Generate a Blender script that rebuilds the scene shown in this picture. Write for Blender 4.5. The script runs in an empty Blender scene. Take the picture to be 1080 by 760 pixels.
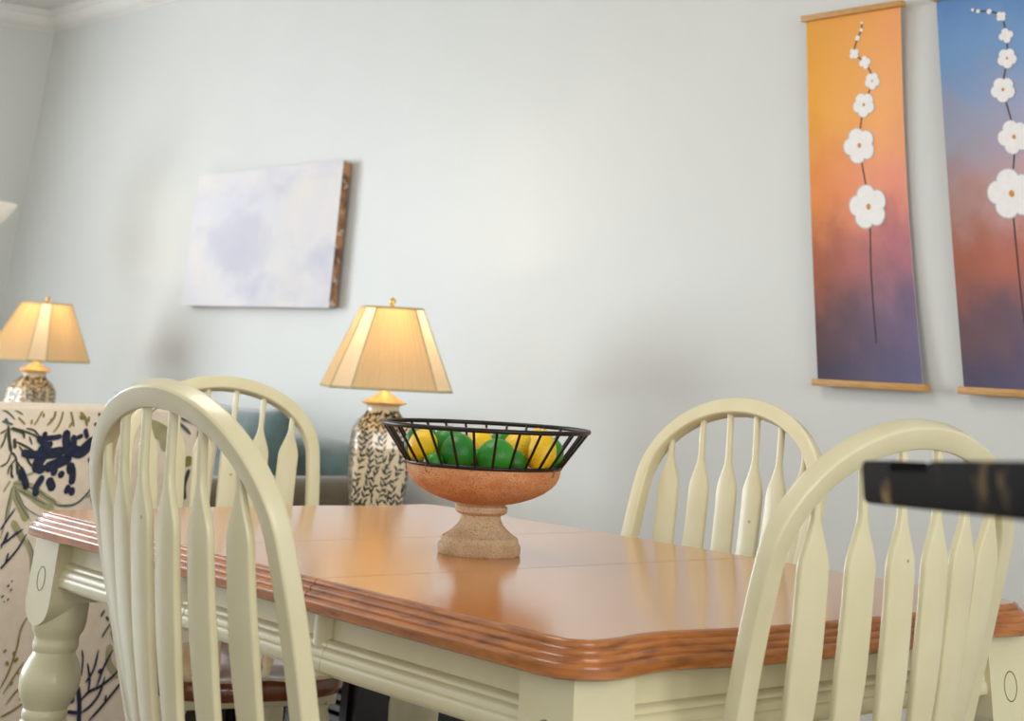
import bpy, bmesh, math, random
from mathutils import Vector, Matrix
random.seed(7)
PI = math.pi
scn = bpy.context.scene
COL = scn.collection

# ------------------------------------------------------------------ materials
def lin(c):
    return tuple(((v/255)/12.92 if v/255 <= .04045 else ((v/255+.055)/1.055)**2.4) for v in c) + (1,)

def mat(name, rgb, rough=.5, rgb2=None, scale=20, stretch=(1,1,1), lo=.35, hi=.65, bump=0, bscale=None,
        metal=0, coat=0, spec=.5, detail=4, sheen=0):
    m = bpy.data.materials.new(name); m.use_nodes = True
    nt = m.node_tree; b = nt.nodes['Principled BSDF']
    b.inputs['Base Color'].default_value = lin(rgb)
    b.inputs['Roughness'].default_value = rough
    b.inputs['Metallic'].default_value = metal
    b.inputs['Coat Weight'].default_value = coat
    b.inputs['Coat Roughness'].default_value = .12
    b.inputs['Specular IOR Level'].default_value = spec
    b.inputs['Sheen Weight'].default_value = sheen
    tc = nt.nodes.new('ShaderNodeTexCoord'); mp = nt.nodes.new('ShaderNodeMapping')
    mp.inputs['Scale'].default_value = stretch
    nt.links.new(tc.outputs['Object'], mp.inputs['Vector'])
    if rgb2 is not None:
        n = nt.nodes.new('ShaderNodeTexNoise'); n.inputs['Scale'].default_value = scale; n.inputs['Detail'].default_value = detail
        nt.links.new(mp.outputs[0], n.inputs['Vector'])
        r = nt.nodes.new('ShaderNodeValToRGB')
        r.color_ramp.elements[0].position = lo; r.color_ramp.elements[0].color = lin(rgb)
        r.color_ramp.elements[1].position = hi; r.color_ramp.elements[1].color = lin(rgb2)
        nt.links.new(n.outputs['Fac'], r.inputs['Fac']); nt.links.new(r.outputs['Color'], b.inputs['Base Color'])
    if bump:
        n2 = nt.nodes.new('ShaderNodeTexNoise'); n2.inputs['Scale'].default_value = bscale or scale*3
        n2.inputs['Detail'].default_value = 3
        nt.links.new(mp.outputs[0], n2.inputs['Vector'])
        bp = nt.nodes.new('ShaderNodeBump'); bp.inputs['Strength'].default_value = bump; bp.inputs['Distance'].default_value = .004
        nt.links.new(n2.outputs['Fac'], bp.inputs['Height']); nt.links.new(bp.outputs['Normal'], b.inputs['Normal'])
    return m

def nodes(m): return m.node_tree.nodes, m.node_tree.links

def layer(m, rgb, scale, lo, hi, detail=3, stretch=(1,1,1)):
    """put blotches of a second colour over whatever drives Base Color"""
    ns, lk = nodes(m); b = ns['Principled BSDF']; inp = b.inputs['Base Color']
    mx = ns.new('ShaderNodeMix'); mx.data_type = 'RGBA'
    if inp.is_linked: lk.new(inp.links[0].from_socket, mx.inputs['A'])
    else: mx.inputs['A'].default_value = inp.default_value
    mx.inputs['B'].default_value = lin(rgb)
    tc = ns.new('ShaderNodeTexCoord'); mp = ns.new('ShaderNodeMapping'); mp.inputs['Scale'].default_value = stretch
    mp.inputs['Location'].default_value = (3.3, 1.7, 9.1)
    n = ns.new('ShaderNodeTexNoise'); n.inputs['Scale'].default_value = scale; n.inputs['Detail'].default_value = detail
    mr = ns.new('ShaderNodeMapRange'); mr.inputs['From Min'].default_value = lo; mr.inputs['From Max'].default_value = hi
    lk.new(tc.outputs['Object'], mp.inputs['Vector']); lk.new(mp.outputs[0], n.inputs['Vector'])
    lk.new(n.outputs['Fac'], mr.inputs['Value']); lk.new(mr.outputs[0], mx.inputs['Factor'])
    lk.new(mx.outputs['Result'], inp)

M = {}
M['wall'] = mat('wall_paint', (214,216,211), .42, (216,218,213), 3, bump=.03, bscale=220, spec=.35)
M['trim'] = mat('white_trim_paint', (236,235,230), .4, (233,232,227), 5)
M['ceil'] = mat('ceiling_paint', (232,231,226), .8, (229,228,223), 4)
M['floor'] = mat('dark_oak_floor', (92,70,54), .35, (66,48,36), 6, (1,9,1), bump=.05)
M['cream'] = mat('cream_paint', (220,213,175), .34, (215,207,167), 14, bump=.04, bscale=160, coat=.25)
layer(M['cream'], (176,140,84), 34, .745, .77, 2)
M['cream_table'] = mat('cream_table_paint', (218,212,174), .4, (213,206,166), 12, bump=.03, bscale=140, coat=.2)
M['ringline'] = mat('dark_inlay_line', (112,104,78), .6, (96,88,64), 60)
M['top'] = mat('honey_table_wood', (206,134,58), .17, (192,116,44), 11, (7,1,1), .3, .7, bump=.004, bscale=60, coat=.4)
layer(M['top'], (166,92,34), 24, .58, .76, 5, (9,1,1))
M['edge'] = mat('orange_edge_wood', (182,112,48), .3, (150,86,32), 16, (1,1,7), .35, .65, bump=.02, coat=.35)
layer(M['edge'], (112,62,24), 14, .55, .74, 5, (1.3,1.3,9))
M['seat'] = mat('brown_seat_wood', (134,78,44), .2, (106,56,28), 9, (8,1,1), bump=.02, coat=.5)
M['iron'] = mat('black_iron', (24,21,20), .38, (34,30,28), 90, metal=.4)
M['tie'] = mat('twine', (150,120,84), .8, (120,94,64), 200)
M['stone'] = mat('terracotta_stone', (220,168,118), .8, (196,130,80), 16, (1,1,2.6), .35, .68, bump=.35, bscale=190)
layer(M['stone'], (214,178,136), 9, .52, .72, 4, (1,1,3))
layer(M['stone'], (120,82,52), 300, .66, .72, 2)
layer(M['stone'], (160,104,62), 330, .52, .66, 4, (1,1,2))
M['stone2'] = mat('travertine_stone', (216,192,158), .8, (196,166,128), 26, (1,1,1.6), .35, .65, bump=.4, bscale=170)
layer(M['stone2'], (132,104,72), 280, .63, .7, 2)
layer(M['stone2'], (182,150,110), 300, .52, .66, 4, (1,1,2))
M['lemon'] = mat('lemon_skin', (246,206,26), .36, (238,192,14), 18, bump=.35, bscale=300)
M['lime'] = mat('lime_skin', (48,150,36), .38, (30,120,28), 16, bump=.25, bscale=280)
M['lime2'] = mat('dark_lime_skin', (36,132,34), .38, (22,106,28), 16, bump=.25, bscale=280)
M['stemend'] = mat('fruit_stem', (86,92,40), .7, (70,76,34), 60)
M['vase'] = mat('cream_glazed_ceramic', (236,216,180), .16, (230,206,166), 20, coat=.5)
M['leafpaint'] = mat('dark_green_leaf_glaze', (44,58,50), .25, (30,44,44), 60, coat=.3)
M['gold'] = mat('gold_wood_cap', (224,186,124), .35, (210,166,100), 40, metal=.2)
M['brass'] = mat('brass', (226,190,120), .25, metal=.9)
M['teal'] = mat('teal_velvet', (92,118,118), .75, (66,88,86), 10, bump=.15, bscale=300, sheen=.6)
M['olive'] = mat('olive_velvet', (104,94,76), .8, (86,78,62), 14, bump=.15, bscale=300, sheen=.4)
M['paleblue'] = mat('pale_blue_cloth', (196,206,222), .85, (182,194,214), 20, bump=.1, bscale=300)
M['tan'] = mat('tan_cloth', (222,166,112), .85, (210,150,96), 20, bump=.1, bscale=300)
M['linen'] = mat('cream_linen', (240,226,206), .9, (234,218,196), 40, bump=.18, bscale=420)
M['navy'] = mat('navy_print', (44,52,78), .9, (32,38,60), 60, bump=.1, bscale=420)
M['pgreen'] = mat('dark_green_print', (74,80,62), .9, (60,66,54), 60)
M['polive'] = mat('olive_print', (150,142,78), .9, (128,122,68), 60)
M['pleaf'] = mat('pale_leaf_print', (176,172,130), .9, (160,156,116), 30)
M['pslate'] = mat('slate_print', (92,108,110), .9, (76,92,98), 40)
M['ebony'] = mat('black_lacquer', (10,9,9), .25, (14,13,13), 30, coat=.1)
M['distress'] = mat('distressed_black_wood', (8,7,7), .7, (13,11,10), 40, bump=.1, bscale=90, spec=.08)
layer(M['distress'], (132,108,68), 15, .55, .66, 4)
M['rod'] = mat('light_wood_rod', (206,158,90), .5, (188,138,72), 22, (1,8,8))
M['petal'] = mat('white_petal', (246,244,240), .7, (240,238,236), 60)
M['petaledge'] = mat('grey_petal_edge', (206,204,206), .7, (198,196,198), 60)
M['pollen'] = mat('flower_centre', (222,160,60), .7, (196,126,40), 120)
M['stemline'] = mat('printed_stem', (86,70,66), .8, (74,62,66), 40)
M['milk'] = mat('white_glass', (238,236,232), .3, (234,232,228), 10)
M['paintedge'] = mat('distressed_canvas_edge', (186,138,98), .8, (112,80,62), 16, lo=.4, hi=.6, bump=.2, bscale=60)
layer(M['paintedge'], (206,186,168), 30, .55, .65, 4)
M['glass'] = mat('clear_bulb', (255,240,215), .2)

def translucent(name, rgb, amount, trans_rgb=None, stripes=None):
    m = bpy.data.materials.new(name); m.use_nodes = True
    ns, lk = nodes(m); out = ns['Material Output']; ns.remove(ns['Principled BSDF'])
    d = ns.new('ShaderNodeBsdfDiffuse'); d.inputs['Color'].default_value = lin(rgb)
    t = ns.new('ShaderNodeBsdfTranslucent'); t.inputs['Color'].default_value = lin(trans_rgb or rgb)
    mx = ns.new('ShaderNodeMixShader'); mx.inputs['Fac'].default_value = amount
    n = ns.new('ShaderNodeTexNoise'); n.inputs['Scale'].default_value = 300
    bp = ns.new('ShaderNodeBump'); bp.inputs['Strength'].default_value = .08; bp.inputs['Distance'].default_value = .001
    lk.new(n.outputs['Fac'], bp.inputs['Height']); lk.new(bp.outputs['Normal'], d.inputs['Normal'])
    lk.new(d.outputs[0], mx.inputs[1]); lk.new(t.outputs[0], mx.inputs[2]); lk.new(mx.outputs[0], out.inputs['Surface'])
    return m
M['shade_panel'] = translucent('smooth_shade_silk', (238,224,198), .38, (255,228,186))
M['shade_pleat'] = translucent('pleated_shade_silk', (226,206,166), .24, (244,198,124))
M['shade_trim'] = mat('shade_binding', (196,184,140), .8, (184,172,128), 90)

def bulb_mat():
    m = bpy.data.materials.new('lit_bulb'); m.use_nodes = True
    b = m.node_tree.nodes['Principled BSDF']
    b.inputs['Base Color'].default_value = (1,.9,.75,1)
    b.inputs['Emission Color'].default_value = (1,.68,.36,1); b.inputs['Emission Strength'].default_value = 12
    return m
M['bulb'] = bulb_mat()

def scroll_mat(name, left, right, edge=None):
    """printed colour wash: two vertical ramps blended across the width, broken up by noise"""
    m = bpy.data.materials.new(name); m.use_nodes = True
    ns, lk = nodes(m); b = ns['Principled BSDF']; b.inputs['Roughness'].default_value = .6
    b.inputs['Specular IOR Level'].default_value = .3
    tc = ns.new('ShaderNodeTexCoord'); sp = ns.new('ShaderNodeSeparateXYZ')
    n = ns.new('ShaderNodeTexNoise'); n.inputs['Scale'].default_value = 3; n.inputs['Detail'].default_value = 4
    lk.new(tc.outputs['UV'], sp.inputs[0]); mp = ns.new('ShaderNodeMapping'); mp.inputs['Scale'].default_value = (1,2.6,1); lk.new(tc.outputs['UV'], mp.inputs['Vector']); lk.new(mp.outputs[0], n.inputs['Vector'])
    def warp(sock, amt):
        s = ns.new('ShaderNodeMath'); s.operation = 'SUBTRACT'; s.inputs[1].default_value = .5; lk.new(n.outputs['Fac'], s.inputs[0])
        k = ns.new('ShaderNodeMath'); k.operation = 'MULTIPLY'; k.inputs[1].default_value = amt; lk.new(s.outputs[0], k.inputs[0])
        a = ns.new('ShaderNodeMath'); a.operation = 'ADD'; lk.new(sock, a.inputs[0]); lk.new(k.outputs[0], a.inputs[1])
        return a.outputs[0]
    v = warp(sp.outputs['Y'], .22); u = warp(sp.outputs['X'], .5)
    cols = []
    for stops in (left, right):
        r = ns.new('ShaderNodeValToRGB'); r.color_ramp.interpolation = 'EASE'
        e = r.color_ramp.elements
        while len(e) < len(stops): e.new(.5)
        for el, (p, c) in zip(e, stops): el.position = p; el.color = lin(c)
        lk.new(v, r.inputs['Fac']); cols.append(r.outputs['Color'])
    mx = ns.new('ShaderNodeMix'); mx.data_type = 'RGBA'
    lk.new(u, mx.inputs['Factor']); lk.new(cols[0], mx.inputs['A']); lk.new(cols[1], mx.inputs['B'])
    lk.new(mx.outputs['Result'], b.inputs['Base Color'])
    w = ns.new('ShaderNodeTexNoise'); w.inputs['Scale'].default_value = 260
    lk.new(tc.outputs['UV'], w.inputs['Vector'])
    bp = ns.new('ShaderNodeBump'); bp.inputs['Strength'].default_value = .12; bp.inputs['Distance'].default_value = .002
    lk.new(w.outputs['Fac'], bp.inputs['Height']); lk.new(bp.outputs['Normal'], b.inputs['Normal'])
    return m
# ramps run from the bottom (0) to the top (1)
M['scroll_orange'] = scroll_mat('orange_wash_print',
    [(0,(75,65,82)),(.12,(95,67,65)),(.3,(167,93,58)),(.5,(230,141,67)),(.75,(235,167,54)),(1,(230,163,58))],
    [(0,(104,102,136)),(.2,(126,110,139)),(.34,(191,126,139)),(.5,(245,163,141)),(.72,(254,182,121)),(1,(245,169,104))])
M['scroll_blue'] = scroll_mat('blue_wash_print',
    [(0,(82,75,95)),(.14,(108,80,82)),(.3,(163,95,73)),(.46,(169,132,123)),(.62,(150,152,169)),(.85,(110,150,195)),(1,(95,136,189))],
    [(0,(95,95,130)),(.16,(117,97,121)),(.32,(202,121,104)),(.5,(217,174,174)),(.66,(174,176,202)),(.85,(126,163,206)),(1,(99,143,195))])

def painting_mat():
    m = mat('pale_abstract_paint', (214,214,223), .7, (226,222,220), 3, lo=.35, hi=.65, bump=.1, bscale=120)
    layer(m, (198,198,213), 3.2, .5, .72, 5, (1,1,2))
    layer(m, (228,222,213), 2.4, .5, .75, 4, (1,1,1.5))
    ns, lk = nodes(m); b = ns['Principled BSDF']; inp = b.inputs['Base Color']
    # a hazy grey-lavender bank across the left middle
    mx = ns.new('ShaderNodeMix'); mx.data_type = 'RGBA'; lk.new(inp.links[0].from_socket, mx.inputs['A'])
    mx.inputs['B'].default_value = lin((196,196,208))
    tc = ns.new('ShaderNodeTexCoord'); mp = ns.new('ShaderNodeMapping')
    mp.inputs['Location'].default_value = (.0, -.45, -.25); mp.inputs['Scale'].default_value = (3.1, 0, 7.5)
    n = ns.new('ShaderNodeTexNoise'); n.inputs['Scale'].default_value = 6
    ad = ns.new('ShaderNodeVectorMath'); ad.operation = 'MULTIPLY_ADD'; ad.inputs[1].default_value = (.9,.9,.9)
    lk.new(tc.outputs['Object'], mp.inputs['Vector']); lk.new(tc.outputs['Object'], n.inputs['Vector'])
    lk.new(n.outputs['Color'], ad.inputs[0]); lk.new(mp.outputs[0], ad.inputs[2])
    ln = ns.new('ShaderNodeVectorMath'); ln.operation = 'LENGTH'; lk.new(ad.outputs[0], ln.inputs[0])
    mr = ns.new('ShaderNodeMapRange'); mr.inputs['From Min'].default_value = .95; mr.inputs['From Max'].default_value = .55
    mr.inputs['To Max'].default_value = .7
    lk.new(ln.outputs['Value'], mr.inputs['Value']); lk.new(mr.outputs[0], mx.inputs['Factor']); lk.new(mx.outputs['Result'], inp)
    return m
M['painting'] = painting_mat()

# ------------------------------------------------------------------ objects
def link(name, bm, mats, parent=None, smooth=True, loc=None, angle=None, recalc=True):
    if recalc: bmesh.ops.recalc_face_normals(bm, faces=bm.faces)
    me = bpy.data.meshes.new(name); bm.to_mesh(me); bm.free()
    for m in (mats if isinstance(mats, (list, tuple)) else [mats]): me.materials.append(m)
    if smooth:
        for p in me.polygons: p.use_smooth = True
        me.set_sharp_from_angle(angle=math.radians(angle or 38))
    o = bpy.data.objects.new(name, me); COL.objects.link(o)
    if parent: o.parent = parent
    if loc: o.location = loc
    return o

def tag(o, label=None, cat=None, group=None, kind=None):
    if label: o['label'] = label
    if cat: o['category'] = cat
    if group: o['group'] = group
    if kind: o['kind'] = kind
    return o

def thing(name, label, cat, loc=(0,0,0), rz=0, group=None):
    o = bpy.data.objects.new(name, None); COL.objects.link(o); o.empty_display_size = .1
    o.location = loc; o.rotation_euler = (0,0,rz)
    return tag(o, label, cat, group)

def kids(o): return [c for c in COL.objects if c.parent == o]
def copy_tree(o, parent=None):
    c = o.copy(); COL.objects.link(c)
    if parent: c.parent = parent
    for ch in kids(o): copy_tree(ch, c)
    return c

def box(bm, lo, hi, bevel=0, seg=2, mi=0):
    c = [(a+b)/2 for a, b in zip(lo, hi)]; s = [abs(b-a) for a, b in zip(lo, hi)]
    r = bmesh.ops.create_cube(bm, size=1, matrix=Matrix.Translation(c) @ Matrix.Diagonal((*s, 1)))
    fs = set(f for v in r['verts'] for f in v.link_faces)
    if bevel:
        es = list(set(e for v in r['verts'] for e in v.link_edges))
        g = bmesh.ops.bevel(bm, geom=es, offset=bevel, segments=seg, affect='EDGES', profile=.5)
        fs |= set(g['faces'])
    for f in fs:
        if f.is_valid: f.material_index = mi
    return bm

def lathe(bm, prof, n=32, p0=(0,0,0), axis=(0,0,1), cap=True, mi=0):
    """prof: list of (distance along the axis, radius)"""
    p0 = Vector(p0); a = Vector(axis).normalized()
    e1 = a.orthogonal().normalized(); e2 = a.cross(e1)
    rings = []
    for t, r in prof:
        rings.append([bm.verts.new(p0 + a*t + (e1*math.cos(2*PI*k/n) + e2*math.sin(2*PI*k/n))*max(r, 1e-5)) for k in range(n)])
    for A, B in zip(rings, rings[1:]):
        for k in range(n):
            f = bm.faces.new((A[k], A[(k+1)%n], B[(k+1)%n], B[k])); f.material_index = mi
    if cap:
        for rg in (rings[0], rings[-1]):
            f = bm.faces.new(rg); f.material_index = mi
    return bm

def rrect(w, d, b, seg=3):
    """rounded-rectangle section, list of (x, y)"""
    out = []
    for cx, cy, a0 in ((w/2-b, d/2-b, 0), (-w/2+b, d/2-b, PI/2), (-w/2+b, -d/2+b, PI), (w/2-b, -d/2+b, 1.5*PI)):
        for k in range(seg+1):
            a = a0 + PI/2*k/seg; out.append((cx + b*math.cos(a), cy + b*math.sin(a)))
    return out

def sweep(bm, pts, frames, secs, closed=False, cap=True, mi=0):
    """pts; frames = [(side, normal)]; secs = section per point"""
    rings = []
    for p, (sd, nm), sec in zip(pts, frames, secs):
        rings.append([bm.verts.new(p + sd*x + nm*y) for x, y in sec])
    n = len(rings[0]); m = len(rings)
    for i in range(m if closed else m-1):
        A, B = rings[i], rings[(i+1) % m]
        for k in range(n):
            f = bm.faces.new((A[k], A[(k+1)%n], B[(k+1)%n], B[k])); f.material_index = mi
    if cap and not closed:
        for rg in (rings[0], rings[-1]): bm.faces.new(rg).material_index = mi
    return bm

def tube(bm, pts, r, n=10, closed=False, cap=True, mi=0):
    pts = [Vector(p) for p in pts]; m = len(pts); fr = []; nm = None
    for i in range(m):
        a = pts[(i-1) % m] if closed or i > 0 else pts[i]; b = pts[(i+1) % m] if closed or i < m-1 else pts[i]
        t = (b-a).normalized()
        if nm is None: nm = t.orthogonal().normalized()
        nm = (nm - t*nm.dot(t)).normalized(); fr.append((t.cross(nm), nm))
    rr = r if isinstance(r, (list, tuple)) else [r]*m
    secs = [[(q*math.cos(2*PI*k/n), q*math.sin(2*PI*k/n)) for k in range(n)] for q in rr]
    return sweep(bm, pts, fr, secs, closed, cap, mi)

def ribbon(bm, pts, w, fn, mi, taper=True):
    """flat strip with round ends along a 2-D polyline; fn(a, b) -> 3-D point"""
    # resample smoothly (Catmull-Rom)
    P = [Vector(p) for p in pts]
    if len(P) == 2: P = [P[0], (P[0]+P[1])/2, P[1]]
    Q = []
    for i in range(len(P)-1):
        a = P[max(i-1,0)]; b = P[i]; c = P[i+1]; d = P[min(i+2, len(P)-1)]
        for k in range(5):
            t = k/5
            Q.append(.5*((2*b) + (c-a)*t + (2*a-5*b+4*c-d)*t*t + (3*b-a-3*c+d)*t**3))
    Q.append(P[-1]); m = len(Q); L = []; R = []
    for i, q in enumerate(Q):
        t = (Q[min(i+1,m-1)] - Q[max(i-1,0)])
        if t.length < 1e-9: t = Vector((1,0))
        t.normalize(); nn = Vector((-t.y, t.x))
        s = i/(m-1); k = w/2
        if taper:
            ds = min(sum((Q[j+1]-Q[j]).length for j in range(i)), sum((Q[j+1]-Q[j]).length for j in range(i, m-1)))
            k *= math.sqrt(max(.02, 1-(1-min(1, ds/k))**2)) if w > .009 else min(1, .45 + 2.6*min(s, 1-s))
        L.append(bm.verts.new(fn(*(q+nn*k)))); R.append(bm.verts.new(fn(*(q-nn*k))))
    for i in range(m-1):
        bm.faces.new((L[i], R[i], R[i+1], L[i+1])).material_index = mi
    return bm

# ================================================================== the room
WY = 3.4          # face of the wall behind the table
LX = -8.22        # face of the far left wall
CZ = 2.66         # ceiling
def struct(name, bm, m, **k): return tag(link(name, bm, m, smooth=False, **k), kind='structure')

struct('floor', box(bmesh.new(), (LX-.1, -3.2, -.08), (1.2, WY+.1, 0)), M['floor'])
struct('ceiling', box(bmesh.new(), (LX-.1, -3.2, CZ), (1.2, WY+.1, CZ+.08)), M['ceil'])
struct('wall_back', box(bmesh.new(), (LX-.1, WY, 0), (1.2, WY+.1, CZ)), M['wall'])
# left wall with the opening of the daylight window (outside the frame, towards the front of the room)
w0, w1, h0, h1 = -1.7, 1.5, .5, 2.35
b = bmesh.new()
box(b, (LX-.1, w1, 0), (LX, WY, CZ)); box(b, (LX-.1, -3.2, 0), (LX, w0, CZ))
box(b, (LX-.1, w0, 0), (LX, w1, h0)); box(b, (LX-.1, w0, h1), (LX, w1, CZ))
struct('wall_left', b, M['wall'])
b = bmesh.new()
for y in (w0, (w0+w1)/2-.02, w1-.04): box(b, (LX-.08, y, h0), (LX-.02, y+.04, h1))
for z in (h0, (h0+h1)/2-.015, h1-.04): box(b, (LX-.08, w0, z), (LX-.02, w1, z+.04))
struct('window_1', b, M['trim'])

CROWN = [(0,-.1),(.008,-.1),(.012,-.092),(.03,-.083),(.048,-.068),(.062,-.046),(.068,-.03),(.08,-.024),(.086,-.012),(.094,-.01),(.094,0),(0,0)]
def profile_run(prof, a, b_, out, z):
    """extrude a moulding profile (out, up) from a to b_"""
    bm = bmesh.new(); out = Vector(out); A = [bm.verts.new(Vector(a) + out*o + Vector((0,0,z+u))) for o, u in prof]
    B = [bm.verts.new(Vector(b_) + out*o + Vector((0,0,z+u))) for o, u in prof]; n = len(prof)
    for k in range(n): bm.faces.new((A[k], A[(k+1)%n], B[(k+1)%n], B[k]))
    bm.faces.new(A); bm.faces.new(B)
    return bm
struct('trim_1', profile_run(CROWN, (LX, WY, 0), (1.2, WY, 0), (0,-1,0), CZ), M['trim'])
struct('trim_2', profile_run(CROWN, (LX, -3.2, 0), (LX, WY, 0), (1,0,0), CZ), M['trim'])
BASE = [(0,0),(.016,0),(.016,.09),(.012,.1),(.006,.115),(0,.12)]
struct('baseboard_back', profile_run(BASE, (LX, WY, 0), (1.2, WY, 0), (0,-1,0), 0), M['trim'])
struct('baseboard_left', profile_run(BASE, (LX, -3.2, 0), (LX, WY, 0), (1,0,0), 0), M['trim'])

# ================================================================== dining table
TX0, TX1, TY0, TY1, TZ = -3.108, -1.568, 1.433, 2.364, .76
SE1, SE2 = -2.135, -2.546
table = thing('dining_table', 'long dining table with honey wood reeded top and cream turned legs', 'table', (-2.34, 1.89, 0))
def loc(p): return Vector(p) - Vector((-2.34, 1.89, 0))

def outline():
    """rectangle whose ends dip in beside rounded ears at the four corners; counter-clockwise"""
    end = [(-.032,.0),(-.018,.013),(-.010,.026),(-.008,.042),(-.010,.062),(-.0155,.088),(-.021,.112),(-.0245,.138),(-.0245,.165),(-.020,.2),(-.012,.24),(-.005,.285),(-.001,.34),(0,.4)]
    P = []
    for k in range(13): P.append((TX0+.032 + (TX1-TX0-.064)*k/12, TY0))
    P = P[:-1]
    for dx, dy in end: P.append((TX1+dx, TY0+dy))
    for dx, dy in reversed(end): P.append((TX1+dx, TY1-dy))
    for k in range(1, 12): P.append((TX1-.032 - (TX1-TX0-.064)*k/12, TY1))
    for dx, dy in end: P.append((TX0-dx, TY1-dy))
    for dx, dy in reversed(end[1:]): P.append((TX0-dx, TY0+dy))
    return P
OUT = outline()
def chaikin(P):
    Q = []
    for a, b_ in zip(P, P[1:]+P[:1]):
        Q += [(a[0]*.75+b_[0]*.25, a[1]*.75+b_[1]*.25), (a[0]*.25+b_[0]*.75, a[1]*.25+b_[1]*.75)]
    return Q
OUT = chaikin(OUT)
NRM = []
for i in range(len(OUT)):
    a = OUT[i-1]; c = OUT[(i+1) % len(OUT)]; t = Vector((c[0]-a[0], c[1]-a[1])).normalized(); NRM.append(Vector((t.y, -t.x)))
REED = [(0,.760)]
for k in range(4):       # four rounded reeds stepping outwards down a 45 degree slope
    o0, z0, o1, z1 = .0265*k/4, .7595-.0275*k/4, .0265*(k+1)/4, .7595-.0275*(k+1)/4
    nl = math.hypot(z0-z1, o1-o0); nx, nz = (z0-z1)/nl, (o1-o0)/nl
    for q in range(8):
        t = q/7; b_ = .0030*max(0, math.sin(PI*t))**.75; w_ = min(1, max(0, t))
        REED.append((o0+(o1-o0)*(.03+.94*w_) + nx*b_, z0+(z1-z0)*(.03+.94*w_) + nz*b_))
REED += [(.0262,.7245),(.022,.722),(-.03,.722)]
def top_mesh():
    bm = bmesh.new(); rings = []
    for o, z in REED:
        rings.append([bm.verts.new(loc((p[0]+n.x*o, p[1]+n.y*o, z))) for p, n in zip(OUT, NRM)])
    n = len(OUT)
    for A, B in zip(rings, rings[1:]):
        for k in range(n): bm.faces.new((A[k], B[k], B[(k+1)%n], A[(k+1)%n])).material_index = 1
    bm.faces.new(rings[0]).material_index = 0; bm.faces.new(list(reversed(rings[-1]))).material_index = 1
    return bm
def section(x0, x1, name):
    bm = top_mesh()
    for x, s in ((x0, -1), (x1, 1)):
        if x is None: continue
        g = bmesh.ops.bisect_plane(bm, geom=bm.verts[:]+bm.edges[:]+bm.faces[:], plane_co=loc((x,0,0)), plane_no=(s,0,0), clear_outer=True)
        es = [e for e in g['geom_cut'] if isinstance(e, bmesh.types.BMEdge)]
        try: bmesh.ops.edgeloop_fill(bm, edges=es, mat_nr=1)
        except Exception: pass
    return link(name, bm, [M['top'], M['edge']], table, angle=50)
g = .001
section(None, SE2-g, 'tabletop_section'); section(SE2+g, SE1-g, 'tabletop_leaf'); section(SE1+g, None, 'tabletop_section')

# aprons: flat board with a stepped rail along its lower edge
RAIL = [(0,.684),(.004,.6835),(.0085,.6815),(.0105,.678),(.0105,.6755),(.0125,.6745),(.0155,.671),(.0165,.667),(.0165,.664),(.0185,.6625),(.0195,.659),(.0195,.651),(.018,.6475),(.014,.6465),(0,.6465)]
def apron(a, b_, out, post=None):
    a = Vector(a); b_ = Vector(b_); o = Vector(out); d = (b_-a).normalized()
    bm = bmesh.new()
    q = [a, b_, b_-o*.02, a-o*.02]
    lo = [bm.verts.new(loc((p.x, p.y, .64))) for p in q]; hi = [bm.verts.new(loc((p.x, p.y, .7225))) for p in q]
    for k in range(4): bm.faces.new((lo[k], lo[(k+1)%4], hi[(k+1)%4], hi[k]))
    bm.faces.new(lo); bm.faces.new(hi)
    if post:
        p = a + d*post
        for k in (0,):
            ring = []
            for z in (.641, .7222):
                ring.append([bm.verts.new(loc((p.x + d.x*.02*math.cos(t) + o.x*.011*math.sin(t), p.y + d.y*.02*math.cos(t) + o.y*.011*math.sin(t), z))) for t in [PI*j/8 for j in range(9)]])
            for j in range(8): bm.faces.new((ring[0][j], ring[0][j+1], ring[1][j+1], ring[1][j]))
            bm.faces.new(ring[0]); bm.faces.new(ring[1])
    ap = link('apron', bm, M['cream_table'], table)
    L = (b_-a).length
    s0, s1 = (post+.024, L) if post else (0, L)
    m = bmesh.new()
    A = [m.verts.new(loc(a + d*s0 + o*w + Vector((0,0,z)))) for w, z in RAIL]; B = [m.verts.new(loc(a + d*s1 + o*w + Vector((0,0,z)))) for w, z in RAIL]
    n = len(RAIL)
    for k in range(n): m.faces.new((A[k], A[(k+1)%n], B[(k+1)%n], B[k]))
    m.faces.new(A); m.faces.new(B)
    link('apron_rail', m, M['cream_table'], ap)
AF, AB, AL, AR = 1.470, 2.340, -3.078, -1.612
apron((-3.02,AF,0), (SE2-.001,AF,0), (0,-1,0)); apron((SE2+.001,AF,0), (SE1-.004,AF,0), (0,-1,0)); apron((SE1-.003,AF,0), (-1.685,AF,0), (0,-1,0))
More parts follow.
